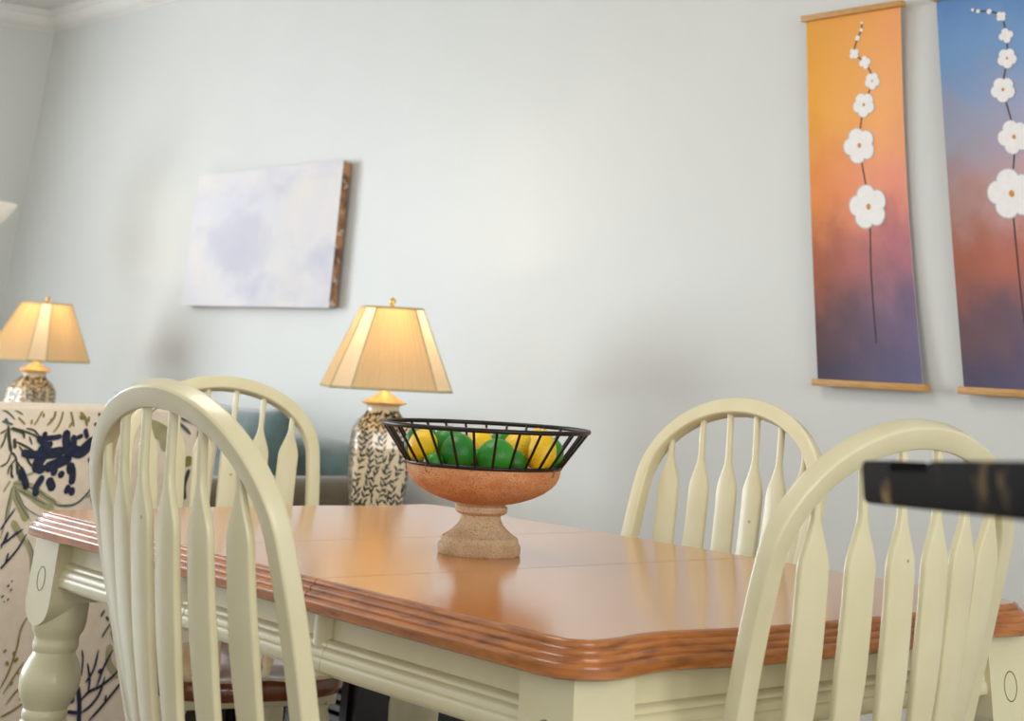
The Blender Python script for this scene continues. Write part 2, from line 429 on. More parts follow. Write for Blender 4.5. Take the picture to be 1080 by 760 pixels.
# the half-round joint post stands beside the seam, on the leaf's apron
jb = bmesh.new(); rg = []
for z in (.640, .7222): rg.append([jb.verts.new(loc((SE1-.028 + .02*math.cos(t), AF - .013*math.sin(t), z))) for t in [PI*j/10 for j in range(11)]])
for j in range(10): jb.faces.new((rg[0][j], rg[0][j+1], rg[1][j+1], rg[1][j]))
jb.faces.new(rg[0]); jb.faces.new(rg[1])
link('joint_post', jb, M['cream_table'], table)
jb = bmesh.new(); rg = []
for z in (.640, .7222): rg.append([jb.verts.new(loc((SE2-.028 + .02*math.cos(t), AF - .013*math.sin(t), z))) for t in [PI*j/10 for j in range(11)]])
for j in range(10): jb.faces.new((rg[0][j], rg[0][j+1], rg[1][j+1], rg[1][j]))
jb.faces.new(rg[0]); jb.faces.new(rg[1])
link('joint_post', jb, M['cream_table'], table)
apron((-1.685,AB,0), (SE1+.001,AB,0), (0,1,0)); apron((SE1-.001,AB,0), (SE2+.001,AB,0), (0,1,0)); apron((SE2-.001,AB,0), (-3.02,AB,0), (0,1,0))
apron((AR,1.53,0), (AR,2.275,0), (1,0,0)); apron((AL,2.275,0), (AL,1.53,0), (-1,0,0))

LEG = [(0,.022),(.012,.028),(.05,.030),(.075,.024),(.085,.03),(.1,.033),(.112,.026),(.125,.029),(.17,.034),(.24,.041),(.32,.048),(.37,.052),(.40,.053),(.42,.050),(.436,.043),(.441,.038),(.446,.0405),(.452,.0405),(.457,.0385),
       (.462,.041),(.472,.048),(.485,.053),(.5,.0545),(.515,.0515),(.53,.044),(.537,.039),(.542,.038),(.548,.0415),(.555,.0415),(.56,.040),(.566,.041),(.575,.047),(.585,.049),(.6,.049),(.63,.049)]
def table_leg(x0, y0, sx, sy):
    cx, cy = x0+.05, y0+.05
    bm = bmesh.new(); lathe(bm, LEG, 36, loc((cx, cy, 0)))
    # block: a square post whose two outer faces end in a rounded tongue
    B0 = .62
    box(bm, loc((x0, y0, B0)), loc((x0+.1, y0+.1, .7222)))
    def tongue(face):
        lo, hi = [], []
        pts = [(.003,.0), (.097,.0)] + [(.05 + .047*math.cos(t), -.036*math.sin(t)) for t in [PI*j/16 for j in range(17)]]
        pts = [(0,0)] + [(.05 - .05*math.cos(t), -.037*math.sin(t)) for t in [PI*j/18 for j in range(1,18)]] + [(.1,0)]
        for u, w in pts:
            if face == 'f': p = [(x0+u, y0 if sy < 0 else y0+.1, B0+w), (x0+u, y0+.05, B0+w)]
            else: p = [(x0 if sx < 0 else x0+.1, y0+u, B0+w), (x0+.05, y0+u, B0+w)]
            lo.append(bm.verts.new(loc(p[0]))); hi.append(bm.verts.new(loc(p[1])))
        n = len(lo)
        for k in range(n): bm.faces.new((lo[k], lo[(k+1)%n], hi[(k+1)%n], hi[k]))
        bm.faces.new(lo); bm.faces.new(hi)
    tongue('f'); tongue('s')
    lg = link('leg', bm, M['cream_table'], table, angle=32)
    for face in 'fs':
        r = bmesh.new(); pts = []
        for k in range(28):
            t = 2*PI*k/28; u, w = .0158*math.cos(t), .0185*math.sin(t)
            pts.append(loc((cx+u, y0 if sy < 0 else y0+.1, .655+w)) if face == 'f' else loc((x0 if sx < 0 else x0+.1, cy+u, .655+w)))
        tube(r, pts, .00085, 6, closed=True); tag(link('inlay_ring', r, M['ringline'], lg), 'thin dark ring set in the leg block')
table_leg(-3.110, 1.440, -1, -1); table_leg(-1.686, 1.440, 1, -1); table_leg(-3.110, 2.274, -1, 1); table_leg(-1.686, 2.274, 1, 1)

# ================================================================== dining chairs
WB, WM, S1, HT, TR, KK = .193, .233, .408, .553, math.tan(.258), .172
def back(s): return -(s*TR + KK*s*s)
def back_normal(s):
    t = Vector((0, -(TR + 2*KK*s), 1)).normalized(); return Vector((0, t.z, -t.y))  # points forward (+y)
SZ = .45
def hoop_pts():
    U = []
    for k in range(16): a = k/16; U.append((WB+(WM-WB)*math.sin(a*PI/2), a*S1))
    for k in range(25): ph = PI/2*k/24; U.append((WM*math.cos(ph), S1+(HT-S1)*math.sin(ph)))
    return U + [(-u, s) for u, s in reversed(U[:-1])]
def make_chair():
    t = thing('dining_chair', '', 'chair')
    # saddle seat
    bm = bmesh.new(); n = 64; cy = .16
    def R(th, k):
        c, s = math.cos(th), math.sin(th); e = 2.9
        ax = .218
        r = (abs(c/ax)**e + abs(s/.236)**e)**(-1/e)
        return r*k
    def ztop(x, y):
        d = .011*math.exp(-(((abs(x)-.085)/.07)**2 + ((y-.17)/.11)**2)); r = .004*math.exp(-(x/.03)**2)*max(0, (y-.2)/.2)
        return SZ+.028 - d + r
    rings = []
    for k, kind, dz in ((.12,'t',0),(.3,'t',0),(.5,'t',0),(.7,'t',0),(.86,'t',0),(.95,'t',-.001),(.985,'t',-.004),(1,'t',-.011),(1,'b',.012),(.975,'b',.003),(.93,'b',0),(.5,'b',0)):
        rg = []
        for j in range(n):
            th = 2*PI*j/n; r = R(th, k); x, y = r*math.cos(th), cy + r*math.sin(th)
            rg.append(bm.verts.new((x, y, (ztop(x, y) if kind == 't' else SZ-.010) + dz)))
        rings.append(rg)
    for A, B in zip(rings, rings[1:]):
        for j in range(n): bm.faces.new((A[j], A[(j+1)%n], B[(j+1)%n], B[j]))
    bm.faces.new(rings[0]); bm.faces.new(rings[-1])
    tag(link('seat', bm, M['seat'], t), 'dark brown saddle seat')
    # bow
    bm = bmesh.new(); H = hoop_pts(); P = [Vector((u, back(s), SZ-.01+s)) for u, s in H]; P = [p if h[1] > .01 else p + Vector((0,0,-.01)) for p, h in zip(P, H)]
    fr, secs = [], []
    for i, (u, s) in enumerate(H):
        tg = (P[min(i+1, len(P)-1)] - P[max(i-1, 0)]).normalized(); nm = back_normal(s); nm = (nm - tg*nm.dot(tg)).normalized()
        fr.append((tg.cross(nm), nm)); k = .82 + .18*min(1, s/.2)
        secs.append(rrect(.030*k, .026*k, .0045, 3))
    sweep(bm, P, fr, secs); link('bow', bm, M['cream'], t, angle=30)
    # six arrow slats
    for ub, ut in ((-.135,-.183),(-.087,-.108),(-.028,-.037),(.028,.037),(.087,.108),(.135,.183)):
        st = S1 + (HT-S1)*math.sqrt(1-(ut/WM)**2) - .006
        bm = bmesh.new(); P, fr, secs = [], [], []; N = 46
        sh = min(.408, st-.078); nk = sh + .052; foot = .13*(1-(ub/.2)**2) - .067   # the feet stand on an arc behind the bow
        for i in range(N+1):
            s = st*i/N; q = s/st; u = ub + (ut-ub)*(q + .156*q*(1-q))
            yb = foot + (-back(st)-foot)*q + .092*q*(1-q)
            P.append(Vector((u, -yb, SZ-.012+s)))
            if s < sh: w = .017 + .033*min(1, max(0, (s-.03)/.26))**.9
            elif s < nk:
                k = (s-sh)/(nk-sh); k = .55*k + .45*k*k*(3-2*k); w = .050*(1-k) + .0125*k
            else: w = .0125
            fr.append(Vector((1, 0.35*.13*2*ub/.04*(1-q), 0)).normalized()); secs.append(rrect(w, .0115, .0038, 3))
        F2 = []
        for k in range(N+1):
            tg = (P[min(k+1,N)] - P[max(k-1,0)]).normalized(); sd = (fr[k] - tg*fr[k].dot(tg)).normalized(); F2.append((sd, sd.cross(tg)*-1))
        sweep(bm, P, F2, secs); link('slat', bm, M['cream'], t, angle=30)
    # legs and stretchers
    PR = [(0,.013),(.06,.016),(.15,.0205),(.17,.019),(.18,.015),(.19,.02),(.2,.0205),(.21,.016),(.24,.0185),(.31,.0245),(.36,.0225),(.385,.017),(.393,.021),(.405,.022),(.412,.018)]
    feet = {}
    for sx in (-1, 1):
        for nm_, (tx, ty), (fx, fy) in (('r', (.14,.03), (.185,-.06)), ('f', (.15,.29), (.195,.345))):
            a = Vector((sx*fx, fy, 0)); c = Vector((sx*tx, ty, SZ-.008)); feet[(sx, nm_)] = (a, c)
            L = (c-a).length; bm = bmesh.new(); lathe(bm, [(z*L/.418, r) for z, r in PR] + [(L, .018)], 20, a, c-a)
            link('leg', bm, M['cream'], t)
    def at(k, z): a, c = feet[k]; return a + (c-a)*(z/(SZ-.008))
    mids = []
    for sx in (-1, 1):
        a, c = at((sx,'r'), .17), at((sx,'f'), .2); mids.append((a+c)/2); L = (c-a).length
        bm = bmesh.new(); lathe(bm, [(0,.008),(L*.2,.010),(L*.5,.0155),(L*.8,.010),(L,.008)], 14, a, c-a); link('stretcher', bm, M['cream'], t)
    a, c = mids; L = (c-a).length; bm = bmesh.new(); lathe(bm, [(0,.008),(L*.25,.011),(L*.5,.015),(L*.75,.011),(L,.008)], 14, a, c-a); link('stretcher', bm, M['cream'], t)
    # cream cleats under the seat that the legs are set into
    for y0, y1 in ((.0,.06),(.26,.32)):
        bm = bmesh.new(); box(bm, (-.18, y0, SZ-.030), (.18, y1, SZ-.008), .004); link('cleat', bm, M['cream'], t)
    return t
proto = make_chair()
for i, (x, y, a, sc, lab) in enumerate((
    (-2.008, 1.266, 0, 1, 'cream bow-back chair on the near long side of the table, large at left'),
    (-1.568, 1.855, PI/2-.02, 1, 'cream bow-back chair at the near right end of the table, partly behind the black rail'),
    (-2.322, 2.352, PI-.015, 1, 'cream bow-back chair on the far side of the table, against the bare wall'),
    (-3.425, 2.042, -PI/2-.24, .979, 'cream bow-back chair at the far left end of the table, beside the patterned armchair'))):
    c = proto if i == 0 else copy_tree(proto)
    c.location = (x, y, 0); c.rotation_euler.z = a; c.scale = (sc, sc, sc)
    tag(c, lab, 'chair', 'dining chairs around the table')

# ================================================================== fruit bowl
BX, BY = -2.315, 1.873
az = Vector((BX, BY, 0)).normalized(); rt = Vector((az.y, -az.x, 0))
bowl = thing('fruit_bowl', 'terracotta stone pedestal bowl with a black wire rim full of lemons and limes', 'bowl', (BX, BY, TZ))
bm = bmesh.new()
lathe(bm, [(0,.068),(.003,.0705),(.013,.071),(.0155,.069),(.0162,.0662),(.021,.0662),(.025,.0645),(.028,.059),(.031,.0535),(.036,.0465),(.042,.0400),(.048,.0358),(.053,.0340),(.057,.0348),(.0585,.040),(.062,.0448),(.066,.0452),(.070,.0440),(.0715,.041),(.08,.040)], 56)
tag(link('pedestal', bm, M['stone2'], bowl), 'pitted pale stone pedestal')
bm = bmesh.new()
lathe(bm, [(.072,.036),(.0745,.050),(.079,.070),(.085,.089),(.0925,.106),(.101,.1195),(.109,.1275),(.117,.132),(.124,.134),(.1285,.1345),(.1308,.1325),(.1305,.128),(.126,.124),(.1225,.11),(.1215,.05),(.1215,.002)], 64)
tag(link('stone_dish', bm, M['stone'], bowl), 'orange brown stone dish')
R0, R1, Z0, Z1_ = .1345, .1815, .1325, .189
bm = bmesh.new()
ring = lambda r, z, n=72: [(r*math.cos(2*PI*k/n), r*math.sin(2*PI*k/n), z) for k in range(n)]
tube(bm, ring(R1, Z1_), .0036, 10, closed=True)
wr = tag(link('wire_rim', bm, M['iron'], bowl), 'black wire basket rim')
bm = bmesh.new(); tube(bm, ring(R0, Z0), .003, 10, closed=True); link('lower_ring', bm, M['iron'], wr)
for k in range(29):
    a = 2*PI*(k+.35)/29; bm = bmesh.new(); c, s = math.cos(a), math.sin(a)
    tube(bm, [(R0*c, R0*s, Z0), (R1*c, R1*s, Z1_)], .0023, 8); link('wire', bm, M['iron'], wr)
for sx in (-.096, .118):
    d = rt*sx - az*math.sqrt(R0**2-sx**2); e = d.normalized(); bm = bmesh.new(); pts = []
    for k in range(16):
        t = 2*PI*k/16; pts.append(d + e*(.0048*math.cos(t)-.002) + Vector((0,0,Z0-.004+.0075*math.sin(t))))
    tube(bm, pts, .0009, 6, closed=True); link('tie', bm, M['tie'], wr)

def fruit(kind, s, t, z, r, stretch, ax, lab):
    """ax: long axis in (right, away, up); shaped body with a nipple end, plus the stem scar"""
    prof = []; N = 22; L = r*stretch
    for k in range(N+1):
        th = PI*k/N; x = -math.cos(th)*L; q = math.sin(th)*r
        if k >= N-3 and kind == 'lemon': x += (.08, .16, .26, .3)[k-N+3]*r*.55; q *= 1.02
        if kind == 'lime' and k == N: x += .05*r
        prof.append((x, q))
    a = (rt*ax[0] + az*ax[1] + Vector((0,0,ax[2]))).normalized()
    p = Vector((BX, BY, 0)) + rt*s + az*t + Vector((0,0,z))
    bm = bmesh.new(); lathe(bm, prof, 28, (0,0,0), a, cap=False); bmesh.ops.remove_doubles(bm, verts=bm.verts, dist=1e-4)
    o = link(kind, bm, M[kind if kind == 'lemon' else random.choice(('lime','lime2'))], loc=p, angle=80)
    tag(o, lab, kind, kind + 's in the pedestal bowl')
    bm = bmesh.new(); lathe(bm, [(-L-.0012, .0006), (-L-.0008,.0026), (-L+.0012,.0032)], 10, (0,0,0), a); link('stem_scar', bm, M['stemend'], o)
fruit('lemon', -.107,-.038,.9155,.0255,1.12,(.3,-.75,.5), 'yellow lemon at the left end of the wire basket, in front of a lime')
fruit('lemon', -.012, .030,.914,.0265,1.15,(.35,.2,.85), 'yellow lemon at the middle back of the basket, standing between green limes')
fruit('lemon', .056, .012,.918,.0245,1.12,(.6,.3,.6), 'half hidden yellow lemon right of centre, behind the big front lime')
fruit('lemon', .099,-.049,.916,.0245,1.3,(.12,.1,.98), 'upright yellow lemon at the right front of the wire basket')
fruit('lemon', .089, .056,.917,.0255,1.15,(.2,.2,.9), 'yellow lemon at the back right, its tip showing above the upright lemon')
fruit('lime', -.113, .028,.919,.0275,1.1,(.8,.3,.3), 'green lime at the far left of the basket, behind the left lemon')
fruit('lime', -.066, .022,.920,.0265,1.1,(.7,.4,.3), 'green lime in the back row between the left lemon and the middle lemon')
fruit('lime', -.045,-.060,.9105,.0285,1.08,(.9,-.3,.1), 'round green lime at the front left, just right of the left lemon')
fruit('lime', -.086,-.072,.894,.0155,1.1,(.8,.2,.1), 'small low green lime at the front between the left lemon and a round lime')
fruit('lime', .020,-.078,.9085,.0265,1.22,(.95,-.1,.1), 'big green lime lying lengthwise at the front centre of the basket')
fruit('lime', .031, .064,.9195,.0245,1.1,(.7,.4,.2), 'green lime at the back, peeking out right of the middle lemon')
fruit('lime', .053,-.046,.8995,.0185,1.08,(.7,.4,.2), 'small low green lime between the big front lime and the upright lemon')
fruit('lime', .114, .006,.913,.0245,1.1,(.3,.8,.3), 'green lime at the far right of the basket, behind the upright lemon')
fruit('lime', -.012,-.026,.899,.0168,1.08,(.7,.4,.2), 'smallest green lime, low in the gap below the middle lemon')

# ================================================================== table lamps
def make_lamp():
    t = thing('table_lamp', '', 'lamp')
    # ceramic body: rounded square section, widest above the middle
    prof = [(0,.056),(.006,.06),(.03,.062),(.1,.074),(.18,.084),(.25,.087),(.295,.083),(.32,.07),(.332,.056),(.338,.05),(.348,.0475),(.356,.049),(.36,.05)]
    def rad(th, e=4.2): return (abs(math.cos(th))**e + abs(math.sin(th))**e)**(-1/e)
    def sect(z):
        for (a, ra), (b_, rb) in zip(prof, prof[1:]):
            if a <= z <= b_: return ra + (rb-ra)*(z-a)/(b_-a)
        return prof[-1][1]
    def surf(th, z, off=0):
        k = min(1, max(0, (.335-z)/.05)); e = 2 + 2.6*k
        r = sect(z)*rad(th, e)*.98 + off; return Vector((r*math.cos(th), r*math.sin(th), z))
    bm = bmesh.new(); n = 64; rings = []
    zs = sorted(set([p[0] for p in prof] + [.36*k/30 for k in range(31)]))
    for z in zs: rings.append([bm.verts.new(surf(2*PI*k/n, z)) for k in range(n)])
    for A, B in zip(rings, rings[1:]):
        for k in range(n): bm.faces.new((A[k], A[(k+1)%n], B[(k+1)%n], B[k]))
    bm.faces.new(rings[0]); bm.faces.new(rings[-1])
    bmesh.ops.recalc_face_normals(bm, faces=bm.faces)
    # painted sprigs: rows of paired pointed leaves on wandering stems
    rnd = random.Random(3)
    def leaf(th, z, ang, L, w):
        pts = []
        for k in range(9):
            q = k/8; hw = w*math.sin(PI*q**.8); pts.append((q*L, hw))
        sec = [(x, h) for x, h in pts] + [(x, -h) for x, h in reversed(pts[1:-1])]
        vs = []
        for x, h in sec:
            dx = x*math.cos(ang) - h*math.sin(ang); dz = x*math.sin(ang) + h*math.cos(ang)
            zz = min(.345, max(.004, z+dz)); vs.append(bm.verts.new(surf(th + dx/max(.05, sect(zz)*1.06), zz, .0006)))
        c = bm.verts.new(sum((v.co for v in vs), Vector())/len(vs) + Vector((math.cos(th), math.sin(th), 0))*.0004)
        for a, b_ in zip(vs, vs[1:]+vs[:1]):
            f = bm.faces.new((a, b_, c)); f.material_index = 1
    for j in range(26):
        base = 2*PI*j/26; ph = rnd.uniform(0, 6.3); z = rnd.uniform(.0,.02)
        while z < .338:
            th = base + .07*math.sin(z*34 + ph); heading = PI/2 - .35*math.cos(z*34 + ph)
            L = rnd.uniform(.014,.021); a1 = rnd.uniform(.35,1.15); heading += rnd.uniform(-.35,.35)
            if rnd.random() < .88: leaf(th, z, heading+a1, L, .0029)
            if rnd.random() < .88: leaf(th, z+.004, heading-a1, L, .0029)
            leaf(th, z-.004, heading, .015, .0009)
            z += rnd.uniform(.0125,.0165)
    link('ceramic_body', bm, [M['vase'], M['leafpaint']], t, recalc=False, angle=60)
    bm = bmesh.new(); lathe(bm, [(.358,.05),(.362,.066),(.366,.0665),(.372,.05),(.381,.032),(.39,.018),(.396,.012),(.41,.0085),(.42,.0085)], 36); link('neck_cap', bm, M['gold'], t)
    bm = bmesh.new(); lathe(bm, [(.415,.006),(.48,.006),(.48,.014),(.525,.014),(.53,.012)], 16)
    link('lamp_holder', bm, M['brass'], t)
    bm = bmesh.new(); lathe(bm, [(.530,.012),(.540,.018),(.552,.026),(.565,.028),(.578,.023),(.586,.011),(.588,.001)], 20); link('bulb', bm, M['bulb'], t)
    bm = bmesh.new(); h = [(-.012*0-.045, 0, .42)]
    pts = [(-.01,0,.43),(-.04,0,.46),(-.05,0,.53),(-.035,0,.59),(0,0,.611)]; tube(bm, pts, .0018, 8); tube(bm, [(-x,y,z) for x,y,z in pts], .0018, 8); link('harp', bm, M['brass'], t)
    bm = bmesh.new(); lathe(bm, [(.609,.002),(.617,.008),(.621,.009),(.625,.005),(.629,.009),(.635,.0105),(.641,.008),(.645,.001)], 16); link('finial', bm, M['brass'], t)
    # cut-corner shade: four pleated panels, four narrow smooth ones
    zb, zt = .402, .615; hb, ht, cb, ct = .178, .086, .054, .028
    def corners(hh, cc, z):
        return [Vector(p) for p in ((hh,-hh+cc,z),(hh,hh-cc,z),(hh-cc,hh,z),(-hh+cc,hh,z),(-hh,hh-cc,z),(-hh,-hh+cc,z),(-hh+cc,-hh,z),(hh-cc,-hh,z))]
    CB, CT = corners(hb, cb, zb), corners(ht, ct, zt)
    for k in range(8):
        a0, a1, b0, b1 = CB[k], CB[(k+1)%8], CT[k], CT[(k+1)%8]; pleat = k % 2 == 0
        bm = bmesh.new(); N = 120 if pleat else 4; V = 6; nm = (a1-a0).cross(b0-a0).normalized(); g_ = []
        for i in range(N+1):
            col = []
            for j in range(V+1):
                u, v = i/N, j/V; p = (a0.lerp(a1, u)).lerp(b0.lerp(b1, u), v)
                if pleat: p = p + nm*(.0017*math.sin(u*2*PI*30 + .8*math.sin(u*31+v*2)) + .0012*math.sin(u*2*PI*13+1))
                col.append(bm.verts.new(p))
            g_.append(col)
        for i in range(N):
            for j in range(V): bm.faces.new((g_[i][j], g_[i+1][j], g_[i+1][j+1], g_[i][j+1]))
        sh = tag(link('shade_panel', bm, M['shade_pleat'] if pleat else M['shade_panel'], t, angle=180), 'gathered gold silk panel' if pleat else 'smooth pale silk corner panel')
        bm = bmesh.new(); tube(bm, [a0, b0], .0026, 8); link('binding', bm, M['shade_trim'], sh)
    bm = bmesh.new(); tube(bm, CB, .0034, 8, closed=True); tube(bm, CT, .0034, 8, closed=True)
    for p in CT[::2]: tube(bm, [p, (0,0,zt)], .0014, 6)
    link('shade_rim', bm, M['shade_trim'], t)
    return t
lamp = make_lamp()
LP = ((-4.05, 2.885, .565, math.radians(-27), 'lit table lamp with leaf-painted vase beside the green sofa, seen left of the fruit bowl'),
      (-6.62, 2.93, .565, math.radians(-27+48), 'lit table lamp behind the patterned armchair, cut off by the left edge'))
for i, (x, y, z, a, lab) in enumerate(LP):
    c = lamp if i == 0 else copy_tree(lamp); c.location = (x, y, z); c.rotation_euler.z = a
    tag(c, lab, 'lamp', 'pair of table lamps at the sofa ends')

# end tables: black louvred cabinets
def make_end_table():
    t = thing('end_table', '', 'side table')
    b1 = bmesh.new(); box(b1, (-.33,-.2,.535), (.33,.2,.565), .004); link('table_top', b1, M['ebony'], t)
    b1 = bmesh.new()
    box(b1, (-.31,-.18,.06), (-.285,.18,.535)); box(b1, (.285,-.18,.06), (.31,.18,.535)); box(b1, (-.285,.16,.06), (.285,.18,.535)); box(b1, (-.285,-.17,.06), (.285,.16,.085))
    link('cabinet_body', b1, M['ebony'], t, smooth=False)
    for sx in (-1, 1):
        d = bmesh.new(); x0, x1 = sorted((sx*.004, sx*.284))
        for q in ((x0,x0+.03),(x1-.03,x1)): box(d, (q[0],-.19,.09), (q[1],-.17,.53))
        for z in (.09,.5): box(d, (x0,-.19,z), (x1,-.17,z+.03))
        dr = link('louvre_door', d, M['ebony'], t, smooth=False)
        d = bmesh.new()
        for k in range(16):
            z = .128 + k*.0235
            q = [d.verts.new(p) for p in ((x0+.028,-.188,z-.006),(x1-.028,-.188,z-.006),(x1-.028,-.172,z+.014),(x0+.028,-.172,z+.014))]
            q2 = [d.verts.new(v.co + Vector((0,.003,-.004))) for v in q]
            d.faces.new(q); d.faces.new(list(reversed(q2)))
            for j in range(4): d.faces.new((q[j], q[(j+1)%4], q2[(j+1)%4], q2[j]))
        link('louvre_slats', d, M['ebony'], dr, smooth=False)
    for sx in (-1,1):
        for sy in (-1,1):
            d = bmesh.new(); lathe(d, [(0,.014),(.06,.02)], 14, (sx*.28, sy*.15, 0)); link('foot', d, M['ebony'], t)
    return t
et = make_end_table()
for i, (x, y, lab) in enumerate(((-4.08, 2.86, 'black lacquered louvred cabinet under the lamp at the right end of the sofa'), (-6.62, 2.93, 'black lacquered cabinet under the far left lamp, hidden behind the armchair'))):
    c = et if i == 0 else copy_tree(et); c.location = (x, y, 0); tag(c, lab, 'side table', 'black cabinets at the sofa ends')

# ================================================================== sofa, armchair, pillows
def puff(bm, lo, hi, e=.3, n=14, bulge=.25, mi=0):
    """cushion block: rounded box with swollen faces"""
    c = Vector([(a+b_)/2 for a, b_ in zip(lo, hi)]); h = Vector([(b_-a)/2 for a, b_ in zip(lo, hi)])
    r = bmesh.ops.create_cube(bm, size=2); vs = r['verts']; es = list(set(x for v in vs for x in v.link_edges))
    bmesh.ops.subdivide_edges(bm, edges=es, cuts=n, use_grid_fill=True)
    stack = list(bm.verts)
    for v in stack:
        p = v.co.copy(); ln = (abs(p.x)**6 + abs(p.y)**6 + abs(p.z)**6)**(1/6); s = p/ln
        f = [1 - bulge*.5*(s[(k+1)%3]**2 + s[(k+2)%3]**2)*(h[k] == min(h)) for k in range(3)]
        v.co = c + Vector((s.x*h.x*f[0], s.y*h.y*f[1], s.z*h.z*f[2]))
    return bm
sofa = thing('sofa', 'dark green grey velvet sofa against the wall under the pale painting', 'sofa', (-5.35, 2.95, 0))
so = lambda p: Vector(p) - Vector((-5.35, 2.95, 0))
b = bmesh.new(); box(b, so((-6.2,2.5,.07)), so((-4.52,3.34,.3)), .02, 3); link('base', b, M['olive'], sofa)
b = bmesh.new(); puff(b, so((-6.05,3.08,.3)), so((-4.66,3.36,.795)), bulge=.12); link('backrest', b, M['teal'], sofa)
for x in (-6.22, -4.68):
    b = bmesh.new(); box(b, so((x,2.48,.28)), so((x+.18,3.34,.70)), .06, 5); link('arm', b, M['olive'], sofa)
for x in (-6.02, -5.35):
    b = bmesh.new(); puff(b, so((x,2.47,.29)), so((x+.665,3.12,.47)), bulge=.15); link('seat_cushion', b, M['olive'], sofa)
for x in (-6.12, -4.6):
    for y in (2.56, 3.26):
        b = bmesh.new(); lathe(b, [(0,.018),(.075,.028)], 14, so((x,y,0))); link('foot', b, M['ebony'], sofa)

def pillow(name, label, m, loc_, w, h, t, rx, rz, group=None):
    bm = bmesh.new(); n = 18; F, B = [], []
    for side, G in ((1,F),(-1,B)):
        for i in range(n+1):
            row = []
            for j in range(n+1):
                u, v = -1+2*i/n, -1+2*j/n
                k = ((1-abs(u)**3.0)*(1-abs(v)**3.0)); k = max(k,0)**.5
                pin = 1 - .07*(1-abs(u)**2)*abs(v)**2*0 ; su = u*(1-.07*(1-v*v)); sv = v*(1-.07*(1-u*u))
                row.append(bm.verts.new((su*w/2, side*k*t/2, sv*h/2)))
            G.append(row)
    for G in (F,B):
        for i in range(n):
            for j in range(n): bm.faces.new((G[i][j], G[i+1][j], G[i+1][j+1], G[i][j+1]))
    bmesh.ops.remove_doubles(bm, verts=bm.verts, dist=1e-5)
    o = link(name, bm, m, angle=80); o.location = loc_; o.rotation_euler = (rx, 0, rz)
    return tag(o, label, 'pillow')
pillow('throw_pillow', 'large teal velvet pillow propped at the right end of the sofa', M['teal'], (-4.99, 2.945, .685), .56, .41, .17, -.16, .06)
pillow('throw_pillow', 'small pale blue pillow at the far left sofa end, just above the armchair', M['paleblue'], (-5.80, 2.94, .684), .42, .40, .16, -.2, -.1)
pillow('throw_pillow', 'tan orange pillow on the sofa, glimpsed through the chair slats', M['tan'], (-5.435, 2.88, .665), .31, .36, .14, -.22, .1)

